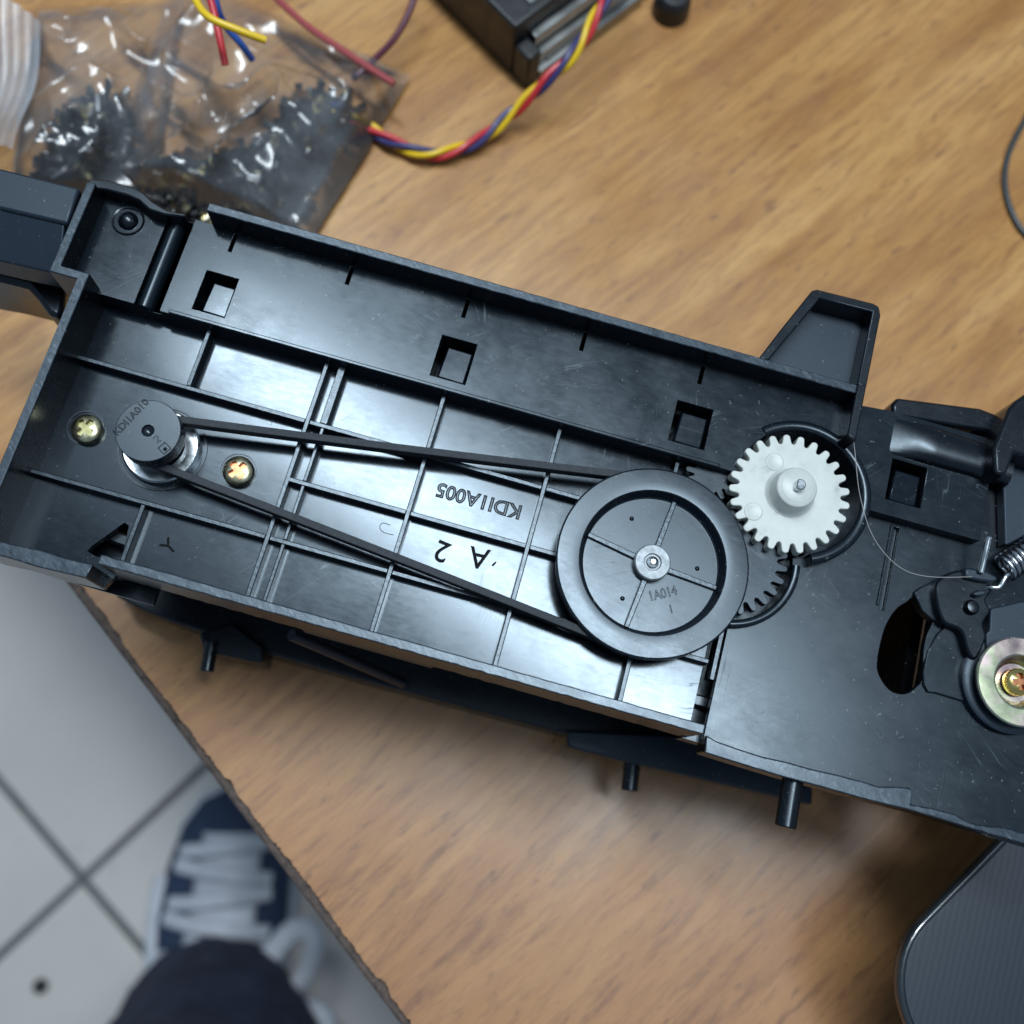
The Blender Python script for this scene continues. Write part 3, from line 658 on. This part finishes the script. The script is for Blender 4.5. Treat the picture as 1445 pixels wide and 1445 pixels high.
# ================================================================== things behind the mechanism
# ---- screws in bags
scm = NT("blackened_screw_steel"); n = scm.noise(scm.co(0), 230, 2)
scm.set(spec=.5, col=scm.ramp(n, [(.42, (.012, .013, .015)), (.60, (.10, .10, .10)), (.70, (.55, .47, .22))]), metal=.6, rough=.26)
def pile(name, poly, n, hmax, label, seed, pad=0):
    rr_ = random.Random(seed); P_ = [W(x, y, .006) for x, y in poly]; P2 = [(p.x, p.y) for p in P_]
    cx_ = sum(p[0] for p in P2)/len(P2); cy_ = sum(p[1] for p in P2)/len(P2)
    def inside(x, y):
        r = False
        for i in range(len(P2)):
            (x0, y0), (x1, y1) = P2[i-1], P2[i]
            if (y0 > y) != (y1 > y) and x < (x1-x0)*(y-y0)/(y1-y0)+x0: r = not r
        return r
    def edge_d(x, y):
        m_ = 1
        for i in range(len(P2)):
            (x0, y0), (x1, y1) = P2[i-1], P2[i]; L = (x1-x0)**2+(y1-y0)**2; t_ = max(0, min(1, ((x-x0)*(x1-x0)+(y-y0)*(y1-y0))/L))
            m_ = min(m_, math.hypot(x-x0-t_*(x1-x0), y-y0-t_*(y1-y0)))
        return m_
    xs = [p[0] for p in P2]; ys = [p[1] for p in P2]; mb = MB(); k = 0
    while k < n:
        x, y = rr_.uniform(min(xs), max(xs)), rr_.uniform(min(ys), max(ys))
        if not inside(x, y) or edge_d(x, y) < .0030: continue
        k += 1; d = edge_d(x, y); z = .0022+hmax*(1-math.exp(-(d-.0030)/.006))*rr_.uniform(.25, 1)
        M_ = Matrix.Translation((x, y, z)) @ Matrix.Rotation(rr_.uniform(0, 6.28), 4, 'Z') @ Matrix.Rotation(rr_.gauss(1.57, .3), 4, 'X') @ Matrix.Rotation(rr_.uniform(0, 6.28), 4, 'Z')
        L = rr_.uniform(.005, .008); hr = rr_.uniform(.0017, .0024)
        for r_, z0, z1 in ((hr, 0, .0013), (.0010, -L, 0)):
            a = [mb.bm.verts.new(M_ @ Vector((r_*math.cos(i*1.0472), r_*math.sin(i*1.0472), z0))) for i in range(6)]
            b = [mb.bm.verts.new(M_ @ Vector((r_*.8*math.cos(i*1.0472), r_*.8*math.sin(i*1.0472), z1))) for i in range(6)]
            mb.bm.faces.new(a[::-1]); mb.bm.faces.new(b)
            for i in range(6): mb.bm.faces.new((a[i], a[(i+1) % 6], b[(i+1) % 6], b[i]))
    zmin = min(v.co.z for v in mb.bm.verts)
    for v in mb.bm.verts: v.co.z = max(v.co.z, .0004)
    o = build(mb, name, scm.m, scale=1, sharp=30); tag(o, label, "screws", kind="stuff")
    return inside, edge_d
pA = [(95, 150), (140, 118), (172, 135), (178, 180), (160, 225), (140, 262), (60, 262), (55, 230), (78, 190)]
pB = [(200, 235), (255, 205), (300, 215), (350, 205), (395, 170), (410, 130), (440, 120), (495, 128), (500, 160), (470, 200), (440, 250), (405, 300), (370, 322), (300, 318), (215, 300), (180, 268)]
inA, edA = pile("screw_pile", pA, 520, .0075, "heap of small dark screws showing through the left plastic bag", 3)
inB, edB = pile("screw_pile", pB, 1150, .008, "curved heap of small black and brass screws in the crumpled right bag", 5)
def film(name, tintfac, r0):
    t = NT(name); t.t.nodes.remove(t.b); tr_ = t.n('ShaderNodeBsdfTransparent'); gl = t.n('ShaderNodeBsdfGlossy'); df = t.n('ShaderNodeBsdfDiffuse')
    tr_.inputs[0].default_value = (.93, .94, .96, 1); gl.inputs['Roughness'].default_value = r0; df.inputs[0].default_value = (.62, .66, .72, 1)
    fr = t.n('ShaderNodeFresnel'); fr.inputs[0].default_value = 1.5
    n_ = t.noise(t.co(0), 55, 3); bp_ = t.n('ShaderNodeBump'); bp_.inputs['Strength'].default_value = .35; bp_.inputs['Distance'].default_value = .0009; t.l(n_, bp_.inputs['Height'])
    t.l(bp_.outputs[0], gl.inputs['Normal']); t.l(bp_.outputs[0], fr.inputs['Normal'])
    m1 = t.n('ShaderNodeMixShader'); t.l(t.mapr(t.noise(t.co(0), 30, 4), .4, .7, tintfac*.5, tintfac*1.6), m1.inputs[0]); t.l(tr_.outputs[0], m1.inputs[1]); t.l(df.outputs[0], m1.inputs[2])
    m2 = t.n('ShaderNodeMixShader'); t.l(t.math('MINIMUM', t.math('MULTIPLY', fr.outputs[0], 1.7), 1.0), m2.inputs[0]); t.l(m1.outputs[0], m2.inputs[1]); t.l(gl.outputs[0], m2.inputs[2])
    t.l(m2.outputs[0], t.out.inputs[0]); return t.m
M_film = film("clear_bag_film", .09, .18); M_zip = film("milky_zip_film", .24, .22)
def face_up(o):
    if sum(f.normal.z*f.area for f in o.data.polygons) < 0: o.data.flip_normals()
CR = W(365, 185, .0)
def bag(name, quad, nx, ny, hf, label, seed, mat=M_film):
    """two sheets of film welded along the sides; quad in pixels: tl, tr, br, bl"""
    Q = [W(x, y, .001) for x, y in quad]; rt = empty(name, Q[3]); tag(rt, label, "plastic bag")
    mb = MB(); rows = []
    for j in range(ny+1):
        row = []
        for i in range(nx+1):
            s, t_ = i/nx, j/ny; p = (Q[0]*(1-s)+Q[1]*s)*(1-t_)+(Q[3]*(1-s)+Q[2]*s)*t_
            wv = noise.noise(Vector((s*5+seed, t_*5, 0)))*.05
            p = p+(Q[1]-Q[0])*(wv*math.sin(math.pi*t_)*.3)
            row.append((p, s, t_))
        rows.append(row)
    def hgt(p, s, t_):
        b = min(1, 6*min(s, 1-s, t_, 1-t_)+.08); base = .0012+hf(p.x, p.y)
        q = Vector((p.x*55+seed, p.y*55, seed)); w1 = 1-abs(noise.noise(q))*2.2; w2 = 1-abs(noise.noise(q*2.3+Vector((5, 1, 2))))*2
        kx = 1+1.0*math.exp(-((p-CR).length/.013)**2)
        return base*min(1, b*2.2)+b*kx*(max(0, w1)**2*.0050+max(0, w2)*.0010)
    V = [[mb.bm.verts.new((p.x-Q[3].x, p.y-Q[3].y, hgt(p, s, t_))) for p, s, t_ in row] for row in rows]
    for j in range(ny):
        for i in range(nx): mb.bm.faces.new((V[j][i], V[j][i+1], V[j+1][i+1], V[j+1][i]))
    o = build(mb, "bag_film", mat, rt, scale=1, sharp=180); face_up(o)
    return rt, Q
def mound(x, y, ins, ed, H):
    d = ed(x, y)
    return H*(1-math.exp(-(d+.005)/.009)) if ins(x, y) else H*(1-math.exp(-.005/.009))*math.exp(-d/.011)
def hA(x, y): return mound(x, y, inA, edA, .0155)
def hB(x, y): return mound(x, y, inB, edB, .0165)
bg1, Q1 = bag("zip_bag", [(48, 15), (262, 0), (215, 300), (10, 300)], 90, 120, hA, "clear zip bag of dark screws at the left with a milky ribbed closure", 1.3)
bg2, Q2 = bag("zip_bag", [(250, -40), (580, 108), (432, 358), (140, 270)], 120, 120, hB, "crumpled clear plastic bag full of black and brass screws, nearer the motor", 7.7)
# ribbed closure of the left bag
mb = MB()
ZQ = [W(-45, 20, .004)-bg1.location, W(78, 72, .004)-bg1.location, W(48, 255, .004)-bg1.location, W(-60, 240, .004)-bg1.location]
rows = []
for i in range(61):
    s = i/60; row = []
    for j in range(21):
        t_ = j/20; p = (ZQ[0]*(1-s)+ZQ[1]*s)*(1-t_)+(ZQ[3]*(1-s)+ZQ[2]*s)*t_
        row.append(mb.bm.verts.new((p.x, p.y, .016+.0009*(i % 6 in (1, 2))+.003*math.sin(t_*5+s*3)-.008*(s-.4)**2)))
    rows.append(row)
for i in range(60):
    for j in range(20): mb.bm.faces.new((rows[i][j], rows[i+1][j], rows[i+1][j+1], rows[i][j+1]))
face_up(build(mb, "zip_strip", M_zip, bg1, scale=1, sharp=180))
rz_ = NT("dull_red_zip").set(col=(.32, .055, .06), rough=.4).m
l2 = bg2.location
pts = [W(x, y, .012)-l2 for x, y in ((372, -20), (430, 34), (500, 82), (556, 118))]
build(MB().tube(smooth(pts, 6), .0009, 8), "red_zip_line", rz_, bg2, scale=1)

# ---- wires
def wmat(name, c): t = NT(name); n = t.noise(t.co(0), 400, 3); t.set(col=c, rough=t.mapr(n, .3, .7, .28, .4)); return t.m
M_y = wmat("yellow_wire", (.72, .47, .015)); M_r = wmat("red_wire", (.50, .025, .035)); M_b = wmat("blue_wire", (.02, .075, .30)); M_v = wmat("dark_blue_wire", (.035, .035, .13))
wl = empty("wire_lead", W(300, 0, .05)); tag(wl, "loose yellow, red and blue wire ends standing over the plastic bags", "wires")
for name, mt, pp in (("yellow_wire", M_y, [(268, -30, .052), (277, 2, .052), (296, 25, .053), (335, 42, .052), (375, 57, .050)]),
                     ("red_wire", M_r, [(280, -40, .050), (297, 0, .047), (308, 45, .045), (318, 92, .042)]),
                     ("blue_wire", M_b, [(298, -40, .048), (306, 8, .045), (318, 36, .041), (340, 62, .038), (356, 84, .034)])):
    pts = [W(x, y, z)-wl.location for x, y, z in pp]
    build(MB().tube(smooth(pts, 8), .00078, 12), name, mt, wl, scale=1, sharp=60)
hp = [W(x, y, z) for x, y, z in ((900, -70, .020), (858, -8, .020), (812, 72, .016), (770, 115, .012), (722, 160, .006), (672, 200, .0032), (612, 218, .003), (560, 203, .003), (520, 180, .003), (488, 160, .004), (462, 150, .006))]
hs = smooth(hp, 24); wh = empty("twisted_wire_harness", hs[60]); tag(wh, "yellow, red and dark blue wires twisted together from the motor to the screw bag", "wires")
L = 0; arc = [0]
for i in range(1, len(hs)): L += (hs[i]-hs[i-1]).length; arc.append(L)
for k, (name, mt) in enumerate((("yellow_wire", M_y), ("red_wire", M_r), ("dark_blue_wire", M_v))):
    pts = []
    for i, p in enumerate(hs):
        t_ = (hs[min(i+1, len(hs)-1)]-hs[max(i-1, 0)]).normalized(); s = t_.cross(Vector((0, 0, 1))).normalized(); u = s.cross(t_)
        a = arc[i]/.0235*2*math.pi+k*2.094+.5; pts.append(p-wh.location+(s*math.cos(a)+u*math.sin(a))*.00095)
    build(MB().tube(pts, .00080, 10), name, mt, wh, scale=1, sharp=60)
M_wr = wmat("wine_red_wire", (.10, .02, .04))
pts = [W(x, y, z) for x, y, z in ((592, -40, .015), (580, 10, .012), (556, 55, .009), (524, 88, .006), (498, 112, .005))]
o = build(MB().tube(smooth(pts, 8), .0009, 10), "loose_wire", M_wr, scale=1, sharp=60); tag(o, "dark wine-red wire between the screw bag and the motor", "wire")
M_c = wmat("dark_grey_cable", (.035, .045, .05))
pts = [W(x, y, .0008) for x, y in ((1475, 120), (1447, 168), (1424, 215), (1418, 258), (1428, 300), (1449, 332), (1490, 360))]
o = build(MB().tube(smooth(pts, 8), .00075, 10), "loose_cable", M_c, scale=1, sharp=60); tag(o, "thin dark grey cable looping in from the right side of the table", "cable")

# ---- stepper motor
c0 = W(742, 128, 0); d1 = (W(615, 0, 0)-c0).normalized(); d2 = Vector((-d1.y, d1.x, 0))
if d2.dot(W(910, 0, 0)-c0) < 0: d2 = -d2
mt = empty("stepper_motor", c0); tag(mt, "square stepper motor with black end caps and silver laminated side", "motor")
M_cap = NT("black_end_cap"); n = M_cap.noise(M_cap.co(0), 300, 3); M_cap.set(col=(.012, .014, .016), rough=M_cap.mapr(n, .3, .7, .32, .5)); M_cap = M_cap.m
M_lam = metal("laminated_steel", [(.3, (.25, .26, .26)), (.7, (.46, .47, .46))], .3, .45, 60, .3)
M_gt = NT("grey_motor_label"); n = M_gt.noise(M_gt.co(0), 90, 4); M_gt.set(col=M_gt.ramp(n, [(.3, (.13, .15, .15)), (.7, (.20, .225, .225))]), rough=.4, metal=.4); M_gt = M_gt.m
def mp4(a0, a1, b0, b1): return [tuple((d1*x+d2*y)[:2]) for x, y in ((a0, b0), (a1, b0), (a1, b1), (a0, b1))]
S = .042
build(MB().prism(mp4(.006, S, 0, S), 0, .018), "motor_housing", M_cap, mt, scale=1, bevel=.0008)
build(MB().prism(mp4(0, .0058, 0, .0045), 0, .012), "corner_post", M_cap, mt, scale=1, bevel=.0008)
for a0, zt in ((0, .0035), (.0018, .0075), (.0036, .0125)):
    build(MB().prism(mp4(a0, .0059, .0048+a0*.2, S+a0*.1), zt-.0034, zt), "lamination", M_lam, mt, scale=1, bevel=.0003)
build(MB().prism(mp4(.0085, S-.004, .0072, S-.004), .0181, .0187), "top_plate", M_gt, mt, scale=1, bevel=.0002)
# silver rail lying beside it
a, b = W(800, 86, .0), W(950, -34, .0); dd = (b-a).normalized(); nn = Vector((-dd.y, dd.x, 0))
if nn.y < 0: nn = -nn
rl = empty("metal_rail", a); tag(rl, "dull silver metal rail lying along the right side of the motor", "rail")
e_ = (b-a).length
M_al = metal("dull_aluminium", [(.3, (.20, .20, .19)), (.7, (.34, .33, .31))], .3, .45, 80)
build(MB().prism([tuple((dd*x+nn*y)[:2]) for x, y in ((-.006, 0), (e_, 0), (e_, .006), (-.006, .006))], 0, .003), "rail_base", M_al, rl, scale=1, bevel=.0004)
build(MB().prism([tuple((dd*x+nn*y)[:2]) for x, y in ((-.006, .0016), (e_, .0016), (e_, .003), (-.006, .003))], .0031, .0048), "rail_flange", M_al, rl, scale=1, bevel=.0003)
p = W(952, -6, .006); o = build(MB().lathe(0, 0, [(0, 7), (3.5, 6.6), (4.6, 5.4), (5, 3), (5, 0), (0, 0)], 32), "dark_cap", M_cap); o.location = (p.x, p.y, 0); tag(o, "small round dark cap at the top edge, right of the metal rail", "cap")

# ---- black device bottom right
q0 = W(1236, 1340, .018); da = (W(1385, 1183, .018)-W(1290, 1280, .018)).normalized(); db = Vector((-da.y, da.x, 0))
if db.dot(W(1400, 1445, .018)-q0) < 0: db = -db
cor = W(1166, 1360, .018)
def rrect(g, r=.016, L1=.15, L2=.075):
    P_ = []
    for cx_, cy_, a0 in ((r, r, 180), (L1-r, r, 270), (L1-r, L2-r, 0), (r, L2-r, 90)):
        for k in range(13):
            a = rad(a0+90*k/12); P_.append((cx_+(r-g)*math.cos(a), cy_+(r-g)*math.sin(a)))
    return [tuple((da*x+db*y)[:2]) for x, y in P_]
ph = empty("black_handheld_device", cor); tag(ph, "black rounded handheld device with a shiny rim lying at the lower right corner", "electronic device")
dv = NT("ribbed_dark_back"); wv = dv.n('ShaderNodeTexWave'); wv.inputs['Scale'].default_value = 260; wv.inputs['Distortion'].default_value = 1.2; dv.l(dv.co(math.atan2(db.y, db.x)+1.2), wv.inputs[0])
dv.set(col=(.005, .012, .024), rough=dv.mapr(wv.outputs['Fac'], 0, 1, .38, .41)); dv.bump(wv.outputs['Fac'], .03, .0001)
gl_ = NT("glossy_dark_rim").set(col=(.02, .025, .03), rough=.16, coat=.5).m
build(MB().prism(rrect(.0016), .0115, .0165), "device_body", M_cap, ph, scale=1, bevel=.001)
mb = MB(); rg_ = []
for g, z in ((.0016, .0166), (.0, .0168), (0, .0180), (.0003, .0185), (.0007, .0187), (.0011, .0185)):
    rg_.append([mb.bm.verts.new((x, y, z)) for x, y in rrect(g)])
for i in range(len(rg_)-1):
    m_ = len(rg_[0])
    for k in range(m_): mb.bm.faces.new((rg_[i][k], rg_[i][(k+1) % m_], rg_[i+1][(k+1) % m_], rg_[i+1][k]))
build(mb, "device_rim", gl_, ph, scale=1, sharp=60)
build(MB().prism(rrect(.0011), .0170, .0184), "device_back", dv.m, ph, scale=1, bevel=.0003)
for x, y in ((.02, .02), (.13, .02), (.13, .055), (.02, .055)):
    q = da*x+db*y; build(MB().cyl(q.x*1000, q.y*1000, 4, 0, 11.7, 20), "foot", M_cap, ph)

# ================================================================== seated person's shoe and trouser leg
per = empty("person", (0, 0, 0)); tag(per, "navy and white sneaker and dark navy trouser leg of a person beside the table", "person")
nv = NT("navy_suede"); n = nv.noise(nv.co(0), 220, 4); nv.set(col=nv.ramp(n, [(.3, (.012, .026, .060)), (.7, (.028, .050, .105))]), rough=.8); nv.bump(n, .3, .001)
wh_ = NT("white_shoe_rubber"); n = wh_.noise(wh_.co(0), 40, 4); wh_.set(col=wh_.ramp(n, [(.3, (.50, .52, .58)), (.7, (.64, .66, .72))]), rough=.55)
tr_m = NT("navy_trouser_cloth"); n = tr_m.noise(tr_m.co(0), 30, 5, .6); n2 = tr_m.noise(tr_m.co(0), 900, 2)
tr_m.set(col=tr_m.ramp(n, [(.35, (.007, .012, .034)), (.65, (.030, .042, .085))]), rough=.85); tr_m.bump(tr_m.math('ADD', n, tr_m.math('MULTIPLY', n2, .2)), .9, .012)
toe, ank = W(345, 1106, ZF), W(320, 1400, ZF); fd = (ank-toe).normalized(); fsd = Vector((fd.y, -fd.x, 0)); FL = .29
if fsd.x < 0: fsd = -fsd
def foot(secs, name, mat, nn_=24, close=True):
    mb = MB(); rings = []
    for s, hwl, hwr, z0, z1, off, pw in secs:
        c = toe+fd*s+fsd*off; row = []; hwl *= 1.1; hwr *= 1.1
        for k in range(nn_):
            a = 2*math.pi*k/nn_; ca, sa = math.cos(a), math.sin(a)
            x = (hwr if ca > 0 else hwl)*math.copysign(abs(ca)**pw, ca); z = (z0+z1)/2+(z1-z0)/2*math.copysign(abs(sa)**pw, sa)
            row.append(mb.bm.verts.new((c.x+fsd.x*x, c.y+fsd.y*x, ZF+.003+z)))
        rings.append(row)
    for i in range(len(rings)-1):
        for k in range(nn_): mb.bm.faces.new((rings[i][k], rings[i][(k+1) % nn_], rings[i+1][(k+1) % nn_], rings[i+1][k]))
    mb.bm.faces.new(rings[0]); mb.bm.faces.new(rings[-1][::-1])
    return build(mb, name, mat, per, scale=1, sharp=80)
foot([(.000, .012, .012, 0, .022, 0, .6), (.010, .030, .028, 0, .026, 0, .6), (.030, .042, .040, 0, .027, 0, .6), (.07, .050, .050, 0, .028, 0, .6), (.11, .052, .052, 0, .028, -.002, .6), (.16, .046, .044, 0, .030, -.002, .6), (.22, .040, .040, 0, .032, 0, .6), (.27, .034, .034, 0, .032, 0, .6), (.29, .018, .018, 0, .030, 0, .6)], "sole", wh_.m)
shoe = foot([(.004, .010, .010, .010, .030, 0, .8), (.014, .026, .025, .010, .044, 0, .8), (.035, .038, .037, .010, .052, 0, .8), (.07, .046, .046, .010, .060, 0, .8), (.11, .047, .047, .010, .074, 0, .85), (.15, .042, .042, .010, .090, 0, .9), (.19, .038, .038, .010, .105, 0, 1), (.24, .035, .035, .010, .110, 0, 1), (.278, .028, .028, .010, .105, 0, 1)], "shoe_upper", nv.m)
tgz = [(.040, .056), (.06, .062), (.085, .070), (.11, .079), (.14, .091), (.165, .101), (.185, .110)]
mb = MB(); rows = []
for s, z in [(v.x, v.y) for v in smooth([(a, b, 0) for a, b in tgz], 4)]:
    hw = .022+.006*(s-.04)/.14; row = []
    for k in range(9):
        x = -hw+2*hw*k/8; c = toe+fd*s+fsd*(x+.004); row.append(mb.bm.verts.new((c.x, c.y, ZF+.003+z-.0075*(x/hw)**2+.001)))
    rows.append(row)
for i in range(len(rows)-1):
    for k in range(8): mb.bm.faces.new((rows[i][k], rows[i][k+1], rows[i+1][k+1], rows[i+1][k]))
o = build(mb, "tongue", wh_.m, per, scale=1, sharp=80); sm_ = o.modifiers.new("thick", 'SOLIDIFY'); sm_.thickness = .004
for i in range(8):
    s = .050+i*.0195; z = .062+(s-.04)*.36; c = toe+fd*s; hl = .036+.010*i/7
    P_ = [c+fsd*x+fd*(.012*x/hl*(1 if i % 2 else -1)*.4)+Vector((0, 0, .003+z+.004-.030*(x/.046)**2)) for x in (-hl, -hl*.6, -.01, .01, hl*.6, hl)]
    build(MB().tube(smooth(P_, 5), .0062, 8, flat=.5), "lace", wh_.m, per, scale=1, sharp=80)
lc = toe+fd*.165+fsd*.02; zl = ZF+.115
loops = [[(0, 0), (.022, -.030), (.046, -.060), (.062, -.052), (.052, -.022), (.02, .002)], [(0, 0), (.030, .020), (.055, .028), (.074, .012), (.064, -.004), (.02, .0)], [(0, 0), (.016, .030), (.036, .048), (.052, .040)]]
for lp in loops:
    P_ = [Vector((lc.x, lc.y, zl+.006*math.sin(i)))+fsd*a+fd*b for i, (a, b) in enumerate(lp)]
    build(MB().tube(smooth(P_, 6), .0085, 8, flat=.5), "lace_loop", wh_.m, per, scale=1, sharp=80)
# white side stripe

mb = MB(); P_ = [toe+fd*s+fsd*(-hw*1.1)+Vector((0, 0, .003+z)) for s, hw, z in ((.075, .0465, .040), (.11, .048, .044), (.145, .0445, .050), (.18, .041, .055), (.20, .039, .060))]
build(mb.tube(smooth(P_, 6), .008, 10, flat=1), "side_stripe", wh_.m, per, scale=1, sharp=80)
# trouser leg
mb = MB(); rings = []
tz = [(-.66, 304, 1448, .064), (-.635, 303, 1462, .068), (-.60, 300, 1490, .070), (-.55, 290, 1540, .072), (-.48, 275, 1620, .076), (-.40, 250, 1700, .078), (-.32, 225, 1840, .082)]
tz2 = smooth([(z, x, y) for z, x, y, r in tz], 5); rr2 = smooth([(r, 0, 0) for *_, r in tz], 5)
for i, v in enumerate(tz2):
    c = W(v.y, v.z, v.x); row = []
    for k in range(40):
        a = 2*math.pi*k/40; r = rr2[i].x*(1+.10*noise.noise(Vector((math.cos(a)*1.6, math.sin(a)*1.6, v.x*14)))+.05*noise.noise(Vector((math.cos(a)*4, math.sin(a)*4, v.x*40))))
        row.append(mb.bm.verts.new((c.x+r*math.cos(a)*1.08, c.y+r*math.sin(a), v.x+.012*math.sin(a)*(1 if i == 0 else .6))))
    rings.append(row)
for i in range(len(rings)-1):
    for k in range(40): mb.bm.faces.new((rings[i][k], rings[i][(k+1) % 40], rings[i+1][(k+1) % 40], rings[i+1][k]))
mb.bm.faces.new(rings[-1][::-1])
o = build(mb, "trouser_leg", tr_m.m, per, scale=1, sharp=80)
ankm = NT("navy_sock").set(col=(.02, .025, .05), rough=.9).m
c1, c2 = toe+fd*.215+Vector((0, 0, .09)), W(300, 1440, -.60)
build(MB().tube([c1, c2], .036, 20), "sock", ankm, per, scale=1, sharp=80)
